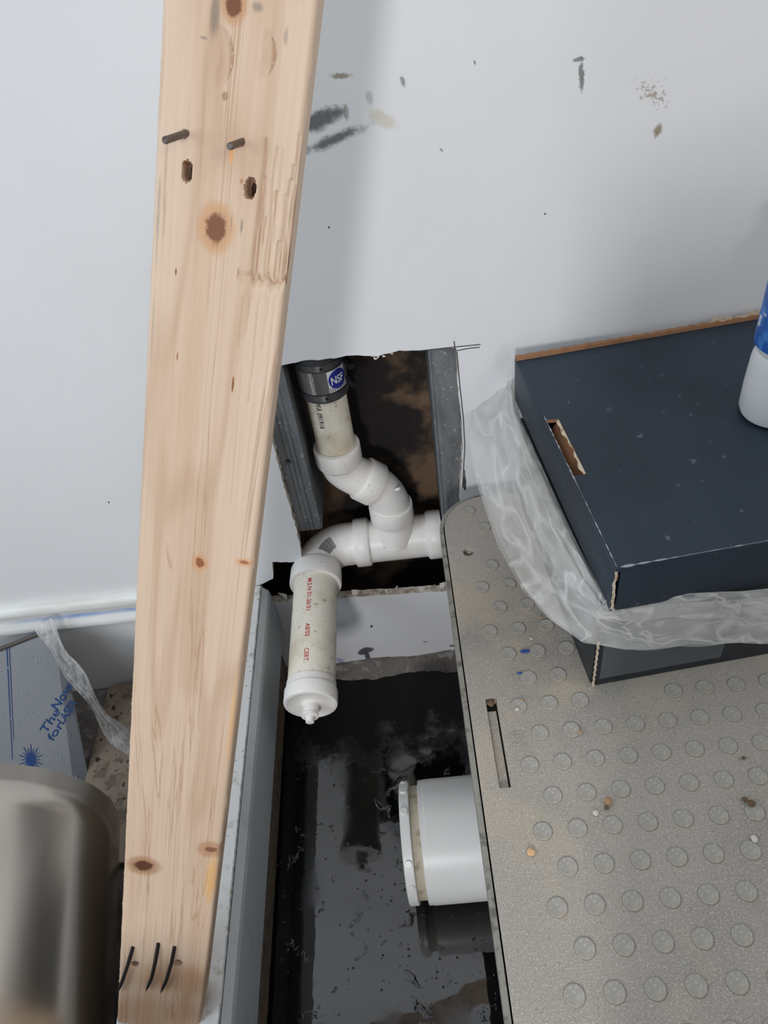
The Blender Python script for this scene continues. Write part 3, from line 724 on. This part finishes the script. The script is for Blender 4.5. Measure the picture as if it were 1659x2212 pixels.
# ------------------------------------------------------------------ loose clear plastic bag squeezed between the boxes
fm = bpy.data.materials.new('clear_film'); fm.use_nodes = True; t = fm.node_tree; N = t.nodes; Lk = t.links
N.clear(); out = N.new('ShaderNodeOutputMaterial'); mx = N.new('ShaderNodeMixShader'); trn = N.new('ShaderNodeBsdfTransparent'); pb = N.new('ShaderNodeBsdfPrincipled')
pb.inputs['Base Color'].default_value = srgb(238, 236, 230); pb.inputs['Roughness'].default_value = .16; pb.inputs['Specular IOR Level'].default_value = .7
uvn = N.new('ShaderNodeUVMap'); uvn.uv_map = 'along'
def fnoise(scx, scy, det, dist):
    mp = N.new('ShaderNodeMapping'); mp.inputs['Scale'].default_value = (scx, scy, 1); nz = N.new('ShaderNodeTexNoise')
    nz.inputs['Scale'].default_value = 1; nz.inputs['Detail'].default_value = det; nz.inputs['Roughness'].default_value = .6; nz.inputs['Distortion'].default_value = dist
    Lk.new(uvn.outputs[0], mp.inputs[0]); Lk.new(mp.outputs[0], nz.inputs['Vector']); return nz.outputs[0]
def fmath(op, a_, b_, c_=None, clamp=False):
    n = N.new('ShaderNodeMath'); n.operation = op; n.use_clamp = clamp
    for i_, v_ in enumerate((a_, b_, c_)):
        if v_ is None: continue
        if isinstance(v_, (int, float)): n.inputs[i_].default_value = v_
        else: Lk.new(v_, n.inputs[i_])
    return n.outputs[0]
def frange(v_, a_, b_, c_, d_):
    n = N.new('ShaderNodeMapRange'); Lk.new(v_, n.inputs[0])
    for i_, k_ in zip((1,2,3,4), (a_, b_, c_, d_)): n.inputs[i_].default_value = k_
    return n.outputs[0]
s1_ = fnoise(2.2, 1.7, 2.5, .6); s2_ = fnoise(2.2, 1.0, 2, .4)
ridge = fmath('SUBTRACT', 1.0, fmath('MULTIPLY', fmath('ABSOLUTE', fmath('SUBTRACT', s1_, .5), 0), 26.0), None, True)
lw = N.new('ShaderNodeLayerWeight'); lw.inputs[0].default_value = .4
alpha = fmath('ADD', fmath('ADD', fmath('MULTIPLY', ridge, .30), frange(s2_, .35, .68, .03, .34)), fmath('MULTIPLY', lw.outputs['Facing'], .42), None, True)
Lk.new(alpha, mx.inputs[0])
bp = N.new('ShaderNodeBump'); bp.inputs['Distance'].default_value = .006; bp.inputs['Strength'].default_value = .8
Lk.new(trn.outputs[0], mx.inputs[1]); Lk.new(pb.outputs[0], mx.inputs[2]); Lk.new(mx.outputs[0], out.inputs[0]); Lk.new(s1_, bp.inputs['Height']); Lk.new(bp.outputs[0], pb.inputs['Normal'])
class _M: pass
film = _M(); film.m = fm
inner = [(1118,815),(1112,850),(1125,905),(1150,965),(1180,1030),(1215,1105),(1250,1180),(1285,1250),(1312,1298),(1345,1296),(1400,1290),(1470,1287),(1540,1282),(1600,1278),(1662,1272),(1720,1268)]
outr  = [(1108,818),(1060,840),(1016,895),(1013,960),(1034,1060),(1075,1180),(1128,1278),(1190,1345),(1260,1392),(1350,1406),(1410,1405),(1475,1398),(1540,1396),(1600,1391),(1662,1396),(1720,1390)]
def lerp_path(P, n):
    out = []
    for i in range(n+1):
        s = i/n*(len(P)-1); k = min(int(s), len(P)-2); t = s-k; t = t*t*(3-2*t)*.35+t*.65
        out.append((P[k][0]+(P[k+1][0]-P[k][0])*t, P[k][1]+(P[k+1][1]-P[k][1])*t))
    return out
def skirt(name, inn, out, zi, zo, bulge, seed, n=150, m=18, crease=.0035):
    I, Q = lerp_path(inn, n), lerp_path(out, n); V, Fc = [], []
    for i in range(n+1):
        a = onZ(I[i][0], I[i][1], zi(i/n)); b = onZ(Q[i][0], Q[i][1], zo(i/n))
        for k in range(m+1):
            t = k/m; p = a+(b-a)*t
            p = p + Vector((0,0,bulge*math.sin(math.pi*t)))
            w_ = noise.noise(Vector((i*.05, t*1.2, seed)))*1.0 + (1-3*abs(noise.noise(Vector((i*.035+t*1.1, t*3.2, seed+5)))))*.7 + (1-3*abs(noise.noise(Vector((i*.06-t*1.5, t*2, seed+9)))))*.4
            p = p + Vector((0,0,crease*w_*min(1, t*4)))
            V.append(p)
    for i in range(n):
        for k in range(m): Fc.append((i*(m+1)+k, i*(m+1)+k+1, (i+1)*(m+1)+k+1, (i+1)*(m+1)+k))
    return mk(name, V, Fc, film, bag, smooth=False, uv=[(i/n*3+seed, k/m*1.0+seed*.3) for i in range(n+1) for k in range(m+1)])
bag = thing('plastic_bag', 'crumpled clear plastic bag bulging out between the two boxes', 'plastic bag', (.14, -.2, ZP))
zmid = ZL+hL+.002
for o in (skirt('upper_layer', inner, outr, lambda t: zmid+.001, lambda t: zmid-.03-.035*t, .012, 1.0),
          skirt('lower_layer', [(x+8,y+16) for x, y in inner], [(x+6,y-2) for x, y in outr], lambda t: zmid-.002, lambda t: zmid-.034-.037*t, -.006, 8.0),
          skirt('fold_layer', inner, [(x*.45+u*.55, y*.45+v*.55) for (x, y), (u, v) in zip(outr, inner)], lambda t: zmid+.003, lambda t: zmid-.008-.015*t, .012, 15.0)):
    for p in o.data.polygons: p.use_smooth = True

# ------------------------------------------------------------------ bottle on the box
bw = Mat('white_bottle_plastic', srgb(226, 226, 224), .35); bl = Mat('blue_label', srgb(36, 92, 168), .4).mottle(60, .5, .62, srgb(70, 130, 200), .9).mottle(90, .62, .68, srgb(220, 228, 236), .8)
bc = onZ(1668, 890, .568)
bt = thing('bottle', 'white plastic bottle with a blue label standing on the navy box', 'bottle', bc)
lathe('body', bc, (0,0,1), [(.0003,.018),(.0003,.024),(.002,.0285),(.007,.0305),(.03,.0308),(.06,.030),(.066,.0285),(.069,.0275),(.072,.029),(.076,.0305),(.135,.0308),(.15,.026),(.16,.015),(.166,.012),(.168,.012)], bw, bt, 40)
lathe('label', bc, (0,0,1), [(.0765,.0306),(.0765,.0313),(.132,.0313),(.132,.0306)], bl, bt, 40)
lathe('cap', bc+Vector((0,0,.1685)), (0,0,1), [(0,.014),(.0,.0145),(.016,.014),(.0175,.0125),(.0175,0)], bl, bt, 28)

# ------------------------------------------------------------------ leaning board of lumber
SCL = .90
Pb = O + (Vector((-.335,-.5219,.1274))-O)*SCL; Pt = O + (Vector((-.0695,-.2289,.9587))-O)*SCL
dz = (Pt-Pb).normalized()
foot = Pb + dz*((ZT+.0012-Pb.z)/dz.z)
bx = (CAMR - dz*CAMR.dot(dz)).normalized(); by = dz.cross(bx).normalized()      # by points away from the camera
if by.y < 0: by = -by
BW = .087*SCL; BT = .034
LEN = 1.9
ML = Matrix(((bx.x,by.x,dz.x,foot.x),(bx.y,by.y,dz.y,foot.y),(bx.z,by.z,dz.z,foot.z),(0,0,0,1)))
# top end where it meets the wall: keep its back edge clear of the wall
LEN = min(LEN, (-.004-max((foot+by*BT+bx*s*BW/2).y for s in (-1,1)))/dz.y)
# lift so the lowest corner of the cut foot stands on the partition
low = min((ML @ Vector((sx*BW/2, yy, 0))).z for sx in (-1,1) for yy in (0, BT))
lum = thing('lumber_board', 'knotty pale wooden board with nails leaning against the white wall', 'board', ML)
MLi = ML.inverted(); nrm = by
def bl_(px, py): return MLi @ onP(px, py, foot, nrm)
pine = Mat('pine_wood', srgb(210, 184, 158), .62, 0, .3)
gn = pine.noise(70, 5, .6, sc=(1,.3,.035), dist=.6); gn2 = pine.noise(300, 4, .6, sc=(1,.3,.02)); gn3 = pine.noise(9, 3, .5, sc=(1,1,.12))
gn4 = pine.noise(26, 5, .6, sc=(1,.3,.05), dist=1.5)
pine.mix(pine.rng(gn, .42, .7, 0, .7), srgb(198, 166, 138)).mix(pine.rng(gn2, .56, .72, 0, .45), srgb(178, 144, 114)).mix(pine.rng(gn3, .45, .7, 0, .5), srgb(222, 202, 182))
pine.mix(pine.rng(pine.math('ABSOLUTE', pine.math('SUBTRACT', gn4, .52)), .018, .0, 0, .42), srgb(158, 116, 82)); pine.mix(pine.rng(pine.math('ABSOLUTE', pine.math('SUBTRACT', gn3, .5)), .02, .0, 0, .3), srgb(170, 130, 98))
kn = pine.noise(150, 5, .7); ks = pine.noise(120, 6, .75, sc=(1,1,.08))
def wspotb(px, py, rx, rz, col, nz=kn, k=.25, lo=.15, hi=.45, amt=.9, rot=0):
    q = bl_(px, py); s = (bl_(px+1, py)-q).length
    pine.spot((q.x, 0, q.z), (0, rot, 0), (rx*s*1.2, 1000, rz*s*1.5), col, nz, k, lo, hi, amt)
for a in ((505,12,34,34,srgb(190,140,96)),(467,492,46,50,srgb(196,146,100)),(310,1870,42,26,srgb(160,112,72)),(432,1216,20,20,srgb(206,152,108)),(528,1215,24,10,srgb(214,160,116)),(455,1835,34,22,srgb(176,128,92)),(486,208,8,8,srgb(150,116,84))): wspotb(*a, kn, .35, .1, .5, .7)
for a in ((505,12,21,21,srgb(112,70,46)),(467,492,27,32,srgb(120,76,50)),(310,1870,27,15,srgb(84,46,26)),(432,1216,12,12,srgb(140,84,54)),(528,1215,14,5,srgb(160,104,72)),(455,1835,16,8,srgb(130,86,62)),(398,290,8,10,srgb(80,50,36)),(524,308,7,9,srgb(110,74,50)),(503,830,3,18,srgb(140,84,50)),(383,770,2,10,srgb(150,100,70)),(380,588,2,8,srgb(110,80,60)),(405,372,9,15,srgb(58,34,22)),(541,409,8,15,srgb(52,30,20)),(292,2082,8,8,srgb(70,38,20)),(384,2080,9,9,srgb(64,34,18)),(398,352,5,5,srgb(176,136,100)),(522,392,5,6,srgb(176,136,100))): wspotb(*a, kn, .9, .2, .5, .95)
for a in ((465,30,16,60,srgb(120,110,98),ks,1.2,.3,.8,.7),(555,15,20,14,srgb(120,112,104),kn,1.2,.3,.8,.6),(440,82,14,5,srgb(120,110,100),kn,1.2,.3,.8,.6),(618,75,8,22,srgb(150,136,122),kn,1.2,.3,.8,.6),(500,480+0,3,26,srgb(140,126,110),ks,1.2,.3,.8,.5),(522,488,5,24,srgb(130,118,104),ks,1.6,.3,.8,.7),
          (340,500,10,160,srgb(150,140,128),ks,1.6,.5,.9,.6),(330,700,8,200,srgb(160,146,130),ks,1.6,.5,.9,.5),(352,150,10,200,srgb(190,160,130),ks,1.6,.5,.9,.5),
          (500,330,7,26,srgb(226,160,90),kn,.6,.2,.6,.7),(455,1900,16,80,srgb(222,168,96),ks,1.0,.2,.7,.7),(500,1560,8,150,srgb(222,172,116),ks,1.2,.3,.8,.6),
          (390,2120,170,60,srgb(166,112,66),gn,.5,.2,.8,.5),(350,2190,200,80,srgb(150,100,60),gn,.5,.2,.8,.5)): wspotb(*a)  # last two: shadow at the board's foot, painted into the wood
pine.bump(gn2, .0006, .5)
NX, NZ = 110, 800
grooves = []
rg = random.Random(21)
for px in (545,552,560,570,577,584,592,598,604,609,613,617):
    top = rg.uniform(250,520); grooves.append((bl_(px,600).x, bl_(px,top).z, bl_(px,rg.uniform(598,612)).z, rg.uniform(.0006,.0018)))
for px in (520,536,556,575,590): grooves.append((bl_(px,700).x, bl_(px,640).z, bl_(px,rg.uniform(720,900)).z, .0005))
holes = [(bl_(404,370), .0019, .0036), (bl_(540,407), .0020, .0038), (bl_(292,2082), .0022, .0022), (bl_(384,2080), .0026, .0024)]
arcs = [(bl_(448,118), 52, -1.15, 1.25, .0042), (bl_(550,112), 42, -1.25, 1.1, .0042)]
spx = (bl_(501,300)-bl_(500,300)).length
ztear = bl_(560,606).z; xtear = bl_(512,606).x
def disp(x, z):
    y = .00025*noise.noise(Vector((x*400, z*6, 0)))
    for gx, zt_, zb_, dp_ in grooves:
        if zb_ < z < zt_ or zt_ < z < zb_:
            gw = gx + .0012*noise.noise(Vector((z*40, gx*900, 0)))
            y += dp_*math.exp(-((x-gw)/.0007)**2)
    e = x-xtear
    if e > 0:
        zz = ztear + .0035*noise.noise(Vector((x*300, 0, 2)))
        if abs(z-zz) < .006: y += (.0018+.002*e/.03)*max(0, 1-abs(z-zz)/.004)
        if 0 < z-zz < .12: y += .0035*(e/.03)*max(0, 1-(z-zz)/.12)
    for c, a, b in holes:
        q = ((x-c.x)/a)**2 + ((z-c.z)/b)**2
        if q < 2.2: y += .016*max(0, 1-q/2.2)**.35
    for c, r, a0, a1, dp_ in arcs:
        dx, dz_ = (x-c.x)/spx, (z-c.z)/spx; rr = math.hypot(dx, dz_*.85); an = math.atan2(dz_*.85, dx)
        if a0 < an < a1 and rr < r+6:
            y += dp_*max(0, 1-abs(rr-r)/3.5)*math.cos((an-(a0+a1)/2)/(a1-a0)*math.pi) if rr > r-2 else dp_*.8*max(0, 1-(r-rr)/26)*math.cos((an-(a0+a1)/2)/(a1-a0)*math.pi)
    return y
V, Fc = [], []
zmax = LEN; zv = min(LEN, bl_(520,-60).z)
zs = [zv*i/NZ for i in range(NZ+1)] + [zv+(LEN-zv)*i/8 for i in range(1,9)]
rad = .0035
for z in zs:
    for i in range(NX+1):
        u = i/NX; x = (u-.5)*BW; e = BW/2-abs(x); y = 0
        if e < rad: y = rad-math.sqrt(max(0, rad*rad-(rad-e)**2))
        xx = x
        if i == 0: xx += .0006*noise.noise(Vector((0, z*60, 1))) + .0004*noise.noise(Vector((0, z*300, 4)))
        if i == NX: xx += .0007*noise.noise(Vector((5, z*50, 1)))
        V.append((xx, y+disp(x, z), z))
m = NX+1
for j in range(len(zs)-1):
    for i in range(NX): Fc.append((j*m+i, j*m+i+1, (j+1)*m+i+1, (j+1)*m+i))
nb_ = len(V)
for z in zs:
    for x, y in ((BW/2,rad+.001),(BW/2,BT-.002),(BW/2-.002,BT),(-BW/2+.002,BT),(-BW/2,BT-.002),(-BW/2,rad+.001)): V.append((x, y, z))
for j in range(len(zs)-1):
    a, b = nb_+j*6, nb_+(j+1)*6
    for k in range(5): Fc.append((a+k, a+k+1, b+k+1, b+k))
    Fc.append((j*m+NX, a, b, (j+1)*m+NX)); Fc.append((a+5, j*m, (j+1)*m, b+5))
j = len(zs)-1
Fc.append(tuple(range(m)) + tuple(nb_+k for k in range(6)))
Fc.append(tuple(j*m+i for i in range(m)) + tuple(nb_+j*6+k for k in range(6)))
mk('plank', V, Fc, pine, lum, smooth=True, local=True)
nailm = Mat('dull_nail', srgb(104, 96, 92), .45, .6).mottle(200, .5, .65, srgb(90, 66, 52), .8)
naild = Mat('dark_nail', srgb(58, 54, 52), .4, .8)
for (rx_, ry_), (tx, ty), dd in (((402,288),(357,303),.022), ((522,307),(497,316),.016)):
    a = onP(rx_, ry_, foot, nrm); da = proj(a)[2]; b = atd(tx, ty, da-dd)
    t = (b-a).normalized(); sweep('nail', [a-t*.004, a, a+(b-a)*.5, b, b+t*.0006], [.0019,.0019,.0019,.0019,.0014], nailm, lum, 14)
for pts in (((287,2046),(279,2075),(268,2108),(255,2139)),((342,2038),(338,2068),(330,2104),(317,2134)),((377,2045),(372,2074),(362,2108),(349,2138))):
    P = [onP(px, py, foot, nrm) - nrm*h for (px, py), h in zip(pts, (.0,.0036,.0040,.0030))]; P = [P[0]+nrm*.006] + P
    Q = []
    for i in range(len(P)-1):
        for k in range(4): Q.append(P[i]+(P[i+1]-P[i])*k/4)
    Q.append(P[-1]); sweep('bent_nail', Q, [.0017]*(len(Q)-3)+[.0015,.0011,.0003], naild, lum, 12)

# ------------------------------------------------------------------ steel drum lying at the lower left
steel = Mat('brushed_steel', srgb(208, 200, 190), .27, 1.0)
steel.bump(steel.noise(60, 4, .6, sc=(1,1,1)), .0003, .15)
sr, sx_, sy_, sth = .165, -.583, -.319, -.176
uax = Vector((math.sin(sth), math.cos(sth), 0)); 
dr = thing('steel_drum', 'large brushed stainless steel cylinder lying on the floor', 'drum', (sx_, sy_, 0))
V, Fc = [], []; SG, LN = 360, 10; nv = Vector((math.cos(sth), -math.sin(sth), 0)); Lc = .50
for j in range(LN+1):
    c = Vector((sx_, sy_, sr)) - uax*(Lc*j/LN)
    for k in range(SG):
        a = 2*math.pi*k/SG; rr = sr*(1+.004*math.sin(3*a+.6)+.002*math.sin(7*a)+.0011*math.sin(17*a+1)+.00045*math.sin(31*a)); V.append(c+(nv*math.cos(a)+Vector((0,0,1))*math.sin(a))*rr)
for j in range(LN):
    for k in range(SG): Fc.append((j*SG+k, j*SG+(k+1)%SG, (j+1)*SG+(k+1)%SG, (j+1)*SG+k))
o = mk('shell', V, Fc, steel, dr, smooth=True); so = o.modifiers.new('t', 'SOLIDIFY'); so.thickness = .0016; so.offset = -1
mz = min(v.z for v in V)
dr.location.z += -mz+.0005
# ------------------------------------------------------------------ dirty board on the floor behind it
bei = Mat('dirty_beige_board', srgb(150, 134, 116), .8).mottle(40, .5, .62, srgb(96, 82, 68), .7, detail=6).mottle(90, .6, .66, srgb(40, 32, 26), .95, detail=5)
o = bevbox('floor_board', (-.545, -.30, .0008), (-.36, -.006, .014), bei, None, .003, 2); tag(o, 'scuffed dirty beige board on the floor beside the wooden board', 'board')

# ------------------------------------------------------------------ film-covered metal sheet
shm = Mat('film_covered_steel', srgb(152, 152, 153), .45, .0, .3).mottle(6, .4, .7, srgb(140, 141, 143), .8)
shd = Mat('film_covered_flange', srgb(124, 125, 128), .45, .0, .3)
inkb = Mat('blue_print', srgb(14, 66, 128), .5)
a = onY(118,1366,-.03); b = onZ(188,1690,.006); c = onY(0,1402,-.034)
pn = (b-a).cross(c-a).normalized()
if pn.y > 0: pn = -pn
sh = thing('metal_sheet', 'grey film-covered metal sheet with blue lettering and water drops', 'metal sheet', (b.x, b.y, 0))
def S(px, py, h=0.0): return onP(px, py, a, pn) + pn*h
def inplane(P, h): return P - pn*h
TLx = S(118,1366) + (S(0,1402)-S(118,1366))*1.6
BRx = S(158,1690)
main = [S(118,1366), BRx, BRx+(TLx-S(118,1366)), TLx]
V = [p for p in main] + [p-pn*.0015 for p in main]
mk('face', V, [(0,1,2,3),(7,6,5,4),(0,4,5,1),(1,5,6,2),(2,6,7,3),(3,7,4,0)], shm, sh)
fb = [S(118,1366), S(127,1372)-pn*.004, S(188,1690)-pn*.006, BRx]
V = [p+pn*.0 for p in fb] + [p-pn*.0015 for p in fb]
mk('side_flange', V, [(0,1,2,3),(7,6,5,4),(0,4,5,1),(1,5,6,2),(2,6,7,3),(3,7,4,0)], shd, sh)
rodm = Mat('dark_hem', srgb(84, 78, 70), .5)
h0, h1 = S(92,1366), S(92,1366)+(S(0,1402)-S(92,1366))*1.8
sweep('rolled_hem', [h0+pn*.001, h1+pn*.001], .0035, rodm, sh, 12)
def pxmap(ox, oy, ex, ey): # text baseline from (ox,oy): ex = pixel step along, ey = pixel step up
    return lambda x, y: S(ox+ex[0]*x+ey[0]*y, oy+ex[1]*x+ey[1]*y, .0006)
textmesh('printed_text', 'The', pxmap(99,1586,(20,-31),(-20,-15)), inkb, sh, .010)
textmesh('printed_text', 'Nova', pxmap(124,1537,(16.0,-25.5),(-22,-17)), inkb, sh, .014)
textmesh('printed_text', 'for', pxmap(114,1602,(20,-30),(-20,-14)), inkb, sh, .010)
textmesh('printed_text', 'LASER', pxmap(136,1566,(11.6,-17.6),(-20,-14.5)), inkb, sh, .010)
def stroke(name, p, q, wpx, par, mat):
    p, q = Vector(p), Vector(q); n = Vector((-(q-p).y, (q-p).x)).normalized()*wpx/2
    mk(name, [S(*(p-n),.0006), S(*(p+n),.0006), S(*(q+n*.5),.0006), S(*(q-n*.5),.0006)], [(0,1,2,3)], mat, par)
stroke('printed_line', (15,1400), (27,1640), 2.4, sh, inkb); stroke('printed_line', (20.5,1400), (30,1600), 1.8, sh, inkb)
cxs, cys = 67, 1641
V = [S(cxs+10*math.cos(i*math.pi/10), cys+12*math.sin(i*math.pi/10), .0007) for i in range(20)]; mk('printed_star', V, [tuple(range(20))], inkb, sh)
for i in range(20):
    an = 2*math.pi*i/20; L = 27 if i % 2 else 21
    stroke('printed_ray', (cxs+9*math.cos(an), cys+11*math.sin(an)), (cxs+L*math.cos(an), cys+L*1.25*math.sin(an)), 2.6, sh, inkb)
bm = bmesh.new(); rd = random.Random(31); drop = Mat('water_drop', srgb(178, 186, 194), .08); drop.b.inputs['Transmission Weight'].default_value = .15; drop.b.inputs['IOR'].default_value = 1.33
q = pn.to_track_quat('Z', 'Y').to_matrix().to_4x4()
for i in range(260):
    px, py = rd.uniform(2,170), rd.uniform(1385,1680)
    if px < 20 and rd.random() < .3 or px > 118+ (py-1366)*.16: continue
    r = rd.choice((.0005,.0007,.0009,.0012,.0016)); bmesh.ops.create_icosphere(bm, subdivisions=1, radius=r, matrix=Matrix.Translation(S(px, py, .0002)) @ q @ Matrix.Diagonal((1,1.2,.5,1)))
V = [v.co.copy() for v in bm.verts]; bm.verts.index_update(); Fc = [tuple(v.index for v in f.verts) for f in bm.faces]; bm.free()
stuff(mk('water_drops', V, Fc, drop, sh, smooth=True))

# ------------------------------------------------------------------ twisted strip of plastic film
pts = [(95,1345),(112,1372),(140,1420),(170,1460),(200,1505),(225,1545),(255,1580),(290,1615),(320,1650)]
PP = [onP(px, py, a+pn*.012, pn) if i < 4 else None for i, (px, py) in enumerate(pts)]
for i, (px, py) in enumerate(pts):
    if PP[i] is None: PP[i] = onZ(px, py, max(.018, PP[3].z*(1-(i-3)/4.2)))
V, Fc = [], []; n = 90
for i in range(n+1):
    s = i/n*(len(PP)-1); k = min(int(s), len(PP)-2); c = PP[k].lerp(PP[k+1], s-k); t = (PP[k+1]-PP[k]).normalized()
    sd = t.cross(pn).normalized(); tw = .5*math.sin(s*1.1)
    for j in range(13):
        v_ = (j-6)/6; hw = .0135*(1+.25*math.sin(s*2.2+1)); cr_ = .003*noise.noise(Vector((i*.05, j*.9, 2)))+.003*math.sin(j*1.5+i*.04)
        V.append(c + sd*(v_*hw*math.cos(tw)) + pn*(v_*hw*math.sin(tw)*.6+cr_+.004))
for i in range(n):
    for j in range(12): Fc.append((i*13+j, i*13+j+1, (i+1)*13+j+1, (i+1)*13+j))
fs = Mat('cloudy_film', srgb(216, 214, 212), .35); fs.l.new(fs.rng(fs.noise(170, 5, .7, sc=(1,.4,.4)), .3, .65, .25, .85), fs.b.inputs['Alpha'])
o = mk('film_strip', V, Fc, fs, smooth=True, uv=[(i/n*.8, j*.25) for i in range(n+1) for j in range(13)]); tag(o, 'twisted clear plastic film strip hanging below the wall trim', 'film strip')
print('studs', cnt)
